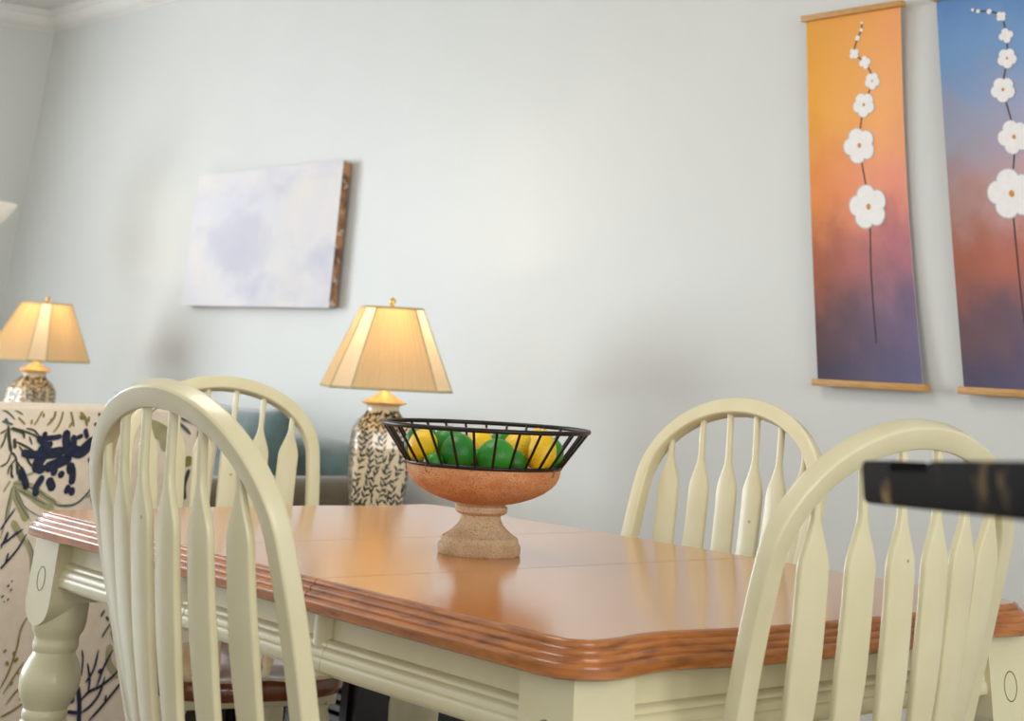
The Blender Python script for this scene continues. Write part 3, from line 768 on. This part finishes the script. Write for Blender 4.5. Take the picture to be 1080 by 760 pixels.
ax0, ay = -4.05, 1.93
arm = thing('armchair', 'cream armchair printed with navy coral and olive seaweed, behind the left table end', 'armchair', (-4.45, ay, 0))
ao = lambda p: Vector(p) - Vector((-4.45, ay, 0))
AY0, AY1 = ay-.42, ay+.42
PAT = [('N',0.0155,[(1.907,0.846),(1.908,0.826),(1.914,0.804),(1.91,0.791)]),('N',0.0088,[(1.896,0.831),(1.87,0.827),(1.847,0.826)]),('N',0.0099,[(1.851,0.841),(1.847,0.826)]),('N',0.0099,[(1.872,0.819),(1.864,0.806)]),('N',0.0196,[(1.84,0.808),(1.854,0.791),(1.843,0.769),(1.849,0.752)]),('N',0.0174,[(1.851,0.791),(1.888,0.795),(1.908,0.8)]),('N',0.0173,[(1.863,0.76),(1.878,0.765),(1.903,0.774),(1.932,0.787)]),('N',0.0198,[(1.921,0.804),(1.952,0.796),(1.971,0.811),(1.993,0.827)]),('N',0.0089,[(1.955,0.849),(1.966,0.827)]),('N',0.0078,[(1.935,0.827),(1.953,0.834)]),('N',0.0089,[(1.979,0.785),(1.987,0.774)]),('N',0.0164,[(1.93,0.774),(1.938,0.747)]),('N',0.0238,[(1.851,0.768),(1.858,0.749)]),('N',0.0151,[(1.878,0.74),(1.889,0.725),(1.897,0.712)]),('N',0.0131,[(1.907,0.755),(1.915,0.74)]),('N',0.0131,[(1.936,0.768),(1.943,0.74),(1.94,0.725)]),('N',0.0109,[(1.937,0.725),(1.931,0.705)]),('N',0.0119,[(1.946,0.72),(1.949,0.701)]),('N',0.0131,[(1.894,0.764),(1.888,0.744)]),('G',0.0061,[(1.749,0.853),(1.759,0.82),(1.77,0.795)]),('G',0.0039,[(1.77,0.795),(1.785,0.782),(1.795,0.747)]),('G',0.003,[(1.77,0.795),(1.764,0.773),(1.748,0.764)]),('G',0.003,[(1.785,0.782),(1.772,0.762),(1.771,0.747)]),('G',0.0034,[(1.786,0.777),(1.813,0.752)]),('G',0.0048,[(1.756,0.846),(1.789,0.838),(1.797,0.825)]),('G',0.0035,[(1.76,0.849),(1.804,0.838),(1.827,0.83),(1.846,0.817)]),('G',0.0031,[(1.797,0.847),(1.819,0.843),(1.838,0.828)]),('G',0.003,[(1.809,0.83),(1.82,0.812)]),('G',0.0065,[(1.771,0.825),(1.778,0.803)]),('G',0.0039,[(1.777,0.818),(1.809,0.806),(1.832,0.795)]),('G',0.0039,[(1.787,0.808),(1.807,0.79),(1.821,0.773),(1.834,0.763)]),('G',0.0035,[(1.747,0.838),(1.746,0.82),(1.74,0.803)]),('G',0.003,[(1.748,0.844),(1.732,0.835)]),('D',0.003,[(1.72,0.889),(1.743,0.881),(1.764,0.866)]),('D',0.0026,[(1.735,0.894),(1.762,0.886),(1.783,0.877)]),('D',0.0065,[(1.738,0.868),(1.748,0.855)]),('D',0.0043,[(1.731,0.862),(1.761,0.855)]),('G',0.0043,[(1.778,0.768),(1.78,0.749),(1.787,0.74)]),('G',0.0043,[(1.791,0.768),(1.801,0.744),(1.806,0.734)]),('G',0.0034,[(1.805,0.764),(1.815,0.742)]),('O',0.0022,[(1.835,0.892),(1.826,0.872),(1.817,0.854)]),('O',0.0031,[(1.867,0.895),(1.866,0.872),(1.851,0.854)]),('O',0.0027,[(1.886,0.895),(1.887,0.875),(1.881,0.853),(1.87,0.839)]),('O',0.0031,[(1.905,0.893),(1.914,0.876),(1.924,0.853)]),('O',0.004,[(1.934,0.887),(1.951,0.872),(1.96,0.854)]),('O',0.0022,[(1.771,0.871),(1.793,0.856)]),('O',0.0035,[(1.861,0.87),(1.858,0.861)]),('O',0.0035,[(1.837,0.881),(1.837,0.872)]),('O',0.0058,[(1.935,0.878),(1.948,0.871)]),('O',0.0026,[(1.809,0.867),(1.808,0.856)]),('O',0.0031,[(1.917,0.862),(1.911,0.851)]),('O',0.0032,[(1.961,0.876),(1.961,0.863)]),('D',0.0057,[(1.984,0.884),(1.997,0.875),(1.994,0.861)]),('D',0.0067,[(1.978,0.861),(1.993,0.854)]),('D',0.0089,[(1.993,0.798),(1.992,0.774),(1.992,0.747)]),('L',0.0106,[(1.789,0.729),(1.835,0.723),(1.864,0.708),(1.911,0.684)]),('L',0.0117,[(1.793,0.725),(1.833,0.706),(1.874,0.684),(1.908,0.673)]),('L',0.0149,[(1.791,0.721),(1.806,0.697),(1.825,0.672),(1.843,0.649)]),('L',0.0085,[(1.791,0.723),(1.789,0.683),(1.789,0.649)]),('L',0.0047,[(1.781,0.734),(1.768,0.71)]),('L',0.0126,[(1.804,0.649),(1.828,0.624),(1.842,0.607)]),('L',0.0047,[(1.814,0.744),(1.839,0.751)]),('L',0.0044,[(1.989,0.696),(2.009,0.705),(2.027,0.696)]),('D',0.0055,[(2.002,0.698),(2.018,0.672)]),('D',0.004,[(1.993,0.768),(1.996,0.74),(2.002,0.724),(1.985,0.7),(1.959,0.682),(1.922,0.68),(1.906,0.685)]),('D',0.0017,[(1.789,0.729),(1.824,0.723),(1.863,0.71),(1.885,0.697),(1.922,0.684)]),('D',0.0017,[(1.8,0.717),(1.848,0.697),(1.885,0.682)]),('D',0.0017,[(1.8,0.714),(1.831,0.678),(1.875,0.657)]),('D',0.0017,[(1.795,0.725),(1.807,0.695),(1.851,0.649)]),('D',0.0021,[(1.79,0.725),(1.785,0.677),(1.786,0.65),(1.782,0.612)]),('N',0.0034,[(1.806,0.676),(1.789,0.649),(1.778,0.631)]),('N',0.0029,[(1.836,0.632),(1.807,0.612)]),('N',0.0029,[(1.8,0.624),(1.796,0.608)]),('N',0.0039,[(1.847,0.621),(1.829,0.588),(1.801,0.556),(1.796,0.551)]),('N',0.0037,[(1.823,0.627),(1.802,0.609),(1.785,0.599)]),('N',0.0036,[(1.809,0.583),(1.806,0.563)]),('N',0.0031,[(1.798,0.628),(1.787,0.592)]),('L',0.0068,[(1.828,0.622),(1.856,0.595),(1.871,0.569),(1.876,0.54)]),('D',0.0021,[(1.851,0.611),(1.872,0.582),(1.877,0.543)]),('G',0.0041,[(1.822,0.517),(1.825,0.513)]),('G',0.0041,[(1.831,0.508),(1.834,0.505)]),('G',0.0036,[(1.83,0.525),(1.832,0.523)]),('G',0.0046,[(1.813,0.496),(1.815,0.492)]),('G',0.0041,[(1.828,0.489),(1.83,0.486)]),('G',0.003,[(1.82,0.484),(1.821,0.482)]),('O',0.0025,[(1.887,0.45),(1.875,0.426),(1.873,0.388),(1.863,0.342),(1.849,0.311)]),('O',0.0022,[(1.897,0.359),(1.881,0.336),(1.859,0.3)]),('O',0.0022,[(1.924,0.314),(1.895,0.306),(1.87,0.278)]),('O',0.0024,[(1.917,0.28),(1.887,0.264),(1.862,0.255)]),('O',0.006,[(1.866,0.375),(1.872,0.38)]),('O',0.006,[(1.887,0.341),(1.885,0.336)]),('O',0.0055,[(1.843,0.387),(1.846,0.381)]),('O',0.0054,[(1.902,0.289),(1.906,0.286)]),('O',0.0038,[(1.86,0.356),(1.852,0.362)]),('O',0.0038,[(1.872,0.361),(1.881,0.368)]),('O',0.0038,[(1.872,0.315),(1.877,0.323)]),('N',0.0082,[(2.065,0.224),(2.059,0.262),(2.052,0.287),(2.046,0.301)]),('N',0.0047,[(2.058,0.27),(2.077,0.288),(2.104,0.297),(2.131,0.312),(2.153,0.331)]),('N',0.0044,[(2.067,0.248),(2.09,0.262),(2.107,0.283),(2.115,0.316)]),('N',0.0044,[(2.089,0.23),(2.119,0.257),(2.147,0.286),(2.168,0.309)]),('N',0.0039,[(2.077,0.288),(2.075,0.315),(2.063,0.347)]),('N',0.0039,[(2.066,0.308),(2.082,0.334),(2.087,0.373)]),('N',0.0039,[(2.097,0.297),(2.108,0.336),(2.126,0.371)]),('N',0.0033,[(2.052,0.322),(2.049,0.356),(2.043,0.375)]),('N',0.0039,[(2.049,0.301),(2.038,0.304)]),('N',0.0104,[(2.019,0.275),(2.044,0.276)]),('N',0.0055,[(2.027,0.253),(2.06,0.248)]),('N',0.0039,[(2.126,0.279),(2.125,0.265)]),('N',0.0067,[(2.095,0.325),(2.104,0.333)]),('L',0.0115,[(2.113,0.42),(2.149,0.409),(2.182,0.39)]),('L',0.0115,[(2.114,0.414),(2.144,0.376),(2.183,0.351)]),('L',0.0128,[(2.117,0.383),(2.12,0.346),(2.152,0.313)]),('L',0.0074,[(2.16,0.352),(2.182,0.295),(2.192,0.233)]),('D',0.0023,[(2.109,0.42),(2.143,0.401),(2.176,0.382)]),('D',0.0023,[(2.118,0.405),(2.148,0.372),(2.183,0.348)]),('D',0.004,[(2.108,0.426),(2.091,0.398)]),('D',0.0023,[(2.162,0.352),(2.186,0.294),(2.192,0.233)]),('G',0.0037,[(2.094,0.441),(2.103,0.432)]),('G',0.0038,[(2.115,0.445),(2.127,0.425)]),('G',0.0038,[(2.134,0.447),(2.135,0.433)]),('G',0.0038,[(2.101,0.46),(2.115,0.445)]),('G',0.0037,[(2.087,0.455),(2.079,0.441)])]
PAT += [('N',.013,[(1.795,.795),(1.83,.79),(1.87,.80)]),('N',.012,[(1.80,.76),(1.82,.73),(1.825,.715)]),('N',.012,[(1.865,.745),(1.85,.72),(1.855,.70)]),('N',.011,[(1.83,.83),(1.85,.815),(1.87,.81)]),('N',.012,[(1.91,.79),(1.93,.81),(1.925,.835)]),('D',.007,[(2.22,.878),(2.27,.868),(2.31,.846)]),('D',.007,[(2.25,.876),(2.3,.866),(2.33,.85)]),('D',.006,[(2.20,.874),(2.235,.858),(2.26,.84)]),('N',.03,[(2.28,.845),(2.33,.84)]),('G',.012,[(2.29,.82),(2.30,.79),(2.29,.76)]),('O',.016,[(2.265,.79),(2.262,.765)]),('G',.008,[(2.27,.76),(2.262,.72),(2.27,.69)]),('L',.03,[(2.12,.86),(2.18,.84),(2.2,.80)])]
b = bmesh.new(); box(b, ao((ax0-.17, AY0, .1)), ao((ax0, AY1, .899)), .011, 4)
PAT += [(c_, w_, [(y_-.45, z_) for y_, z_ in p_]) for c_, w_, p_ in PAT if all(AY0+.03 < y_-.45 < 1.725 for y_, z_ in p_)]   # the print repeats across the cloth
bm_i = []
for c_, w_, pts_ in PAT:
    bm_i.append(1)
    mi = {'N':1,'G':2,'O':3,'L':4,'D':5}[c_]; order = {'L':.0006,'O':.0009,'D':.0012,'G':.0014,'N':.0017}[c_]
    ribbon(b, pts_, w_*{'N':1.4,'O':1.9,'G':1.4,'D':1.25,'L':1.2}[c_], (lambda y_, z_, o_=order+len(bm_i)*.000012: ao((ax0+o_, min(max(y_, AY0+.017), AY1-.017), min(z_, .886)))), mi)
bk = link('backrest', b, [M['linen'], M['navy'], M['pgreen'], M['polive'], M['pleaf'], M['pslate']], arm, recalc=False, angle=40)
for s, y in ((0, AY0), (1, AY1-.15)):
    b = bmesh.new(); box(b, ao((ax0-.78, y, .1)), ao((ax0-.165, y+.15, .62)), .045, 4); link('arm', b, M['linen'], arm)
b = bmesh.new(); box(b, ao((ax0-.76, AY0+.145, .1)), ao((ax0-.16, AY1-.145, .3)), .02); link('seat_base', b, M['linen'], arm)
b = bmesh.new(); puff(b, ao((ax0-.8, AY0+.14, .29)), ao((ax0-.16, AY1-.14, .46)), bulge=.15); link('seat_cushion', b, M['linen'], arm)
for x in (ax0-.07, ax0-.7):
    for y in (AY0+.07, AY1-.07):
        b = bmesh.new(); lathe(b, [(0,.017),(.105,.026)], 14, ao((x,y,0))); link('foot', b, M['seat'], arm)

# ================================================================== on the wall
def make_scroll(x0, label, m, flowers, stem, tail):
    W, ZT, ZB = .354, 1.968, 1.046
    t = thing('hanging_scroll', label, 'wall scroll', (x0, WY, ZB))
    def sy(u, v):   # distance of the cloth from the wall; it sags back and its right edge curls towards the wall
        base = .027 + .006*math.sin(PI*v)
        curl = max(0, (u-.72)/.28)**2 * .020*math.sin(PI*min(1, (1-v)/1.0))**.7
        return -(base - curl)
    def pos(u, v, off=0):
        xe = .012 + u*(W-.024); k = math.sin(PI*v)**.8*max(0, (u-.5)*2)**2
        return Vector((xe - .024*k, sy(u, v) - off, v*(ZT-ZB)))
    bm = bmesh.new(); uv = bm.loops.layers.uv.new('UVMap'); NU, NV = 24, 60; G = []
    for side in (0, .0012):
        G.append([[bm.verts.new(pos(i/NU, j/NV, side)) for j in range(NV+1)] for i in range(NU+1)])
    for q in G:
        for i in range(NU):
            for j in range(NV):
                f = bm.faces.new((q[i][j], q[i+1][j], q[i+1][j+1], q[i][j+1]))
                for lp, (a, c) in zip(f.loops, ((i,j),(i+1,j),(i+1,j+1),(i,j+1))): lp[uv].uv = (a/NU, c/NV)
    for j in range(NV):
        for i in (0, NU): bm.faces.new((G[0][i][j], G[0][i][j+1], G[1][i][j+1], G[1][i][j])).material_index = 1
    bmesh.ops.recalc_face_normals(bm, faces=bm.faces)
    def fp(x, z, off): return pos((x-x0-.012)/(W-.024), (z-ZB)/(ZT-ZB), off)
    pts = stem + tail
    ribbon(bm, pts, .0045, lambda a, c: fp(a, c, .0018), 2, taper=False)
    for n_, (cx, cz, r) in enumerate(flowers):
        rot = .5 + n_*1.1; np_ = 5 if r > .02 else (4 if r > .01 else 1)
        for k in range(np_):
            a = rot + 2*PI*k/np_; d = .52*r if np_ > 1 else 0; px, pz = cx + d*math.cos(a), cz + d*math.sin(a)
            for mi, sc, off in ((4, 1, .0021 + .0001*k), (3, .9, .0027 + .0001*k)):
                vs = []
                for j in range(18):
                    q = 2*PI*j/18; lx = (.60*r*math.cos(q))*sc if np_ > 1 else r*.8*sc*math.cos(q); lz = (.54*r*math.sin(q))*sc*(1+.16*math.cos(q)) if np_ > 1 else r*.9*sc*math.sin(q)
                    vs.append(bm.verts.new(fp(cx + 1.2*(px-cx + lx*math.cos(a) - lz*math.sin(a)), pz + lx*math.sin(a) + lz*math.cos(a), off)))
                bm.faces.new(vs).material_index = mi
        if r > .018:
            vs = [bm.verts.new(fp(cx + .15*r*math.cos(2*PI*j/12), cz + .15*r*math.sin(2*PI*j/12), .0036)) for j in range(12)]
            bm.faces.new(vs).material_index = 5
    link('printed_cloth', bm, [m, M['linen'], M['stemline'], M['petal'], M['petaledge'], M['pollen']], t, recalc=False, angle=60)
    for z in (ZT-ZB-.004, -.008):
        bm = bmesh.new(); box(bm, (0, -.04, z-.001), (W, -.018, z+.015), .002)
        r_ = link('rod', bm, M['rod'], t); r_['label'] = 'light wood batten'
        # thin standoff that holds the batten to the wall
        bm = bmesh.new(); box(bm, (W/2-.012, -.019, z+.002), (W/2+.012, 0, z+.012), .001); link('hanger', bm, M['rod'], r_)
    return t
FL1 = [(-2.6144,1.9361,.0047),(-2.6166,1.9168,.0062),(-2.6307,1.8966,.0085),(-2.6441,1.8555,.0138),(-2.6073,1.8286,.0159),(-2.5835,1.777,.0209),(-2.6163,1.7178,.0296),(-2.6372,1.6145,.042),(-2.6156,1.4608,.0502)]
FL2 = [(-2.2546,1.9257,.0049),(-2.2386,1.9201,.0062),(-2.2055,1.915,.0079),(-2.1709,1.8983,.0121),(-2.1608,1.849,.0171),(-2.1628,1.7932,.0228),(-2.182,1.7186,.0283),(-2.1611,1.6048,.0372),(-2.1828,1.4751,.0531)]
make_scroll(-2.825, 'orange and purple hanging scroll with white blossoms, left of the blue one', M['scroll_orange'], FL1, [(x, z) for x, z, r in FL1], [(-2.62,1.32),(-2.6198,1.231),(-2.617,1.14)])
make_scroll(-2.378, 'blue and rust hanging scroll with white blossoms, cut off by the right edge', M['scroll_blue'], FL2, [(x, z) for x, z, r in FL2], [(-2.185,1.32),(-2.184,1.231),(-2.182,1.14)])

pt = thing('canvas_picture', 'pale lavender abstract canvas painting on the wall above the sofa', 'painting', (-5.671, WY-.012, 1.458))
b = bmesh.new(); box(b, (-.563,-.037,-.2575), (.563,-.035,.2575)); link('painted_face', b, M['painting'], pt, smooth=False)
b = bmesh.new(); box(b, (-.5625,-.0352,-.257), (.5625,0,.257), .002); tag(link('canvas_edge', b, M['paintedge'], pt), 'worn brown canvas edge')
b = bmesh.new(); box(b, (-.03,-.004,.18), (.03,.012,.2)); link('wall_hook', b, M['brass'], pt)

# ================================================================== floor lamp at the far left, black rail at the right
fl = thing('floor_lamp', 'white glass bowl of an uplighter floor lamp at the left edge by the corner', 'lamp', (-7.18, 2.73, 0))
b = bmesh.new(); lathe(b, [(0,.14),(.012,.14),(.02,.12),(.03,.02)], 32); link('base', b, M['brass'], fl)
b = bmesh.new(); lathe(b, [(.02,.011),(1.48,.011)], 14); link('pole', b, M['brass'], fl)
b = bmesh.new(); lathe(b, [(1.455,.03),(1.462,.06),(1.475,.1),(1.505,.148),(1.545,.183),(1.584,.205),(1.586,.201),(1.546,.178),(1.508,.143),(1.482,.09),(1.475,.01)], 48); tag(link('glass_bowl', b, M['milk'], fl), 'white glass bowl shade')

rail = thing('wooden_rail', 'blurred end of a black distressed wooden rail close to us at the right edge', 'rail', (-.45, .766, 0))
ro = lambda p: Vector(p) - Vector((-.45, .766, 0))
p0 = Vector((-.838, 1.073, .9815)); p1 = Vector((-.30, .645, 1.0165)); d = (p1-p0).normalized(); sd = Vector((-d.y, d.x, 0)).normalized()
b = bmesh.new(); L = (p1-p0).length; P, fr, secs = [], [], []
up = sd.cross(d)*-1
up = up if up.z > 0 else -up
for s, k in ((0,.6),(.004,.86),(.012,1),(.10,1),(.102,1),(.2,1),(.202,1),(L,1)):
    P.append(p0 + d*s); fr.append((sd, up)); h_ = .0285*k
    secs.append(rrect(.03*k, h_, .004*k, 2))
for i, s in enumerate((0,.004,.012,.10,.102,.2,.202,L)):
    if 3 < i < 6: secs[i] = [(x, min(y, .0075)) for x, y in secs[i]]   # worn notch in the top edge
P = [ro(p) for p in P]
sweep(b, P, fr, secs); link('rail_bar', b, M['distress'], rail, angle=35)
q = p0 + d*.52
b = bmesh.new(); lathe(b, [(0,.018),(.3,.02),(.6,.017),(q.z-.012,.016)], 18, ro((q.x, q.y, 0))); link('post', b, M['distress'], rail)
b = bmesh.new(); lathe(b, [(0,.13),(.015,.13),(.025,.11),(.035,.03)], 32, ro((q.x, q.y, 0))); link('foot', b, M['distress'], rail)

# ================================================================== light
w = bpy.data.worlds.new('World'); scn.world = w; w.use_nodes = True
bg = w.node_tree.nodes['Background']; bg.inputs['Color'].default_value = (.96,.975,1,1); bg.inputs['Strength'].default_value = .92
def area(name, loc_, rot, sx, sy, power, col):
    l = bpy.data.lights.new(name, 'AREA'); l.shape = 'RECTANGLE'; l.size = sx; l.size_y = sy; l.energy = power; l.color = col
    o = bpy.data.objects.new(name, l); COL.objects.link(o); o.location = loc_; o.rotation_euler = rot; return o
area('window_light', (LX-.14, (w0+w1)/2, (h0+h1)/2), (0, -PI/2, 0), h1-h0, w1-w0, 165, (.86,.93,1))
area('room_light', (3.6, .4, 1.9), (0, math.radians(78), 0), 2.0, 3.0, 100, (1,.97,.92))
area('overhead_fill', (-2.9, 1.3, 2.58), (0, math.radians(14), 0), 1.0, .8, 17, (1,.95,.86))  # unseen fill added overhead to brighten armchair, tabletop and fruit
for x, y, z, a, lab in LP:
    l = bpy.data.lights.new('bulb_light', 'POINT'); l.energy = 13; l.color = (1,.82,.58); l.shadow_soft_size = .03
    o = bpy.data.objects.new('bulb_light', l); COL.objects.link(o); o.location = (x, y, z+.562)

# ================================================================== camera (an off-centre crop of a tilted frame)
F, CX, CY = 1561.696, 573.716, -415.174
pit, rol, yaw = .47289334, .05410117, .882608
f = Vector((-math.sin(yaw)*math.cos(pit), math.cos(yaw)*math.cos(pit), math.sin(pit)))
r = Vector((math.cos(yaw), math.sin(yaw), 0)); u = r.cross(f)
r2 = r*math.cos(rol) + u*math.sin(rol); u2 = -r*math.sin(rol) + u*math.cos(rol)
cd = bpy.data.cameras.new('camera'); cam = bpy.data.objects.new('camera', cd); COL.objects.link(cam); scn.camera = cam
cam.matrix_world = Matrix(((r2.x,u2.x,-f.x,0),(r2.y,u2.y,-f.y,0),(r2.z,u2.z,-f.z,1.05),(0,0,0,1)))
cd.sensor_fit = 'HORIZONTAL'; cd.sensor_width = 36; cd.lens = 36*F/1080
cd.shift_x = (540-CX)/1080; cd.shift_y = (CY-380)/1080
cd.clip_start = .02
cd.dof.use_dof = True; cd.dof.focus_distance = 2.35; cd.dof.aperture_fstop = 6.2

scn.view_settings.view_transform = 'Standard'; scn.view_settings.look = 'None'
scn.view_settings.gamma = 1; scn.view_settings.use_curve_mapping = False
scn.view_settings.exposure = .3
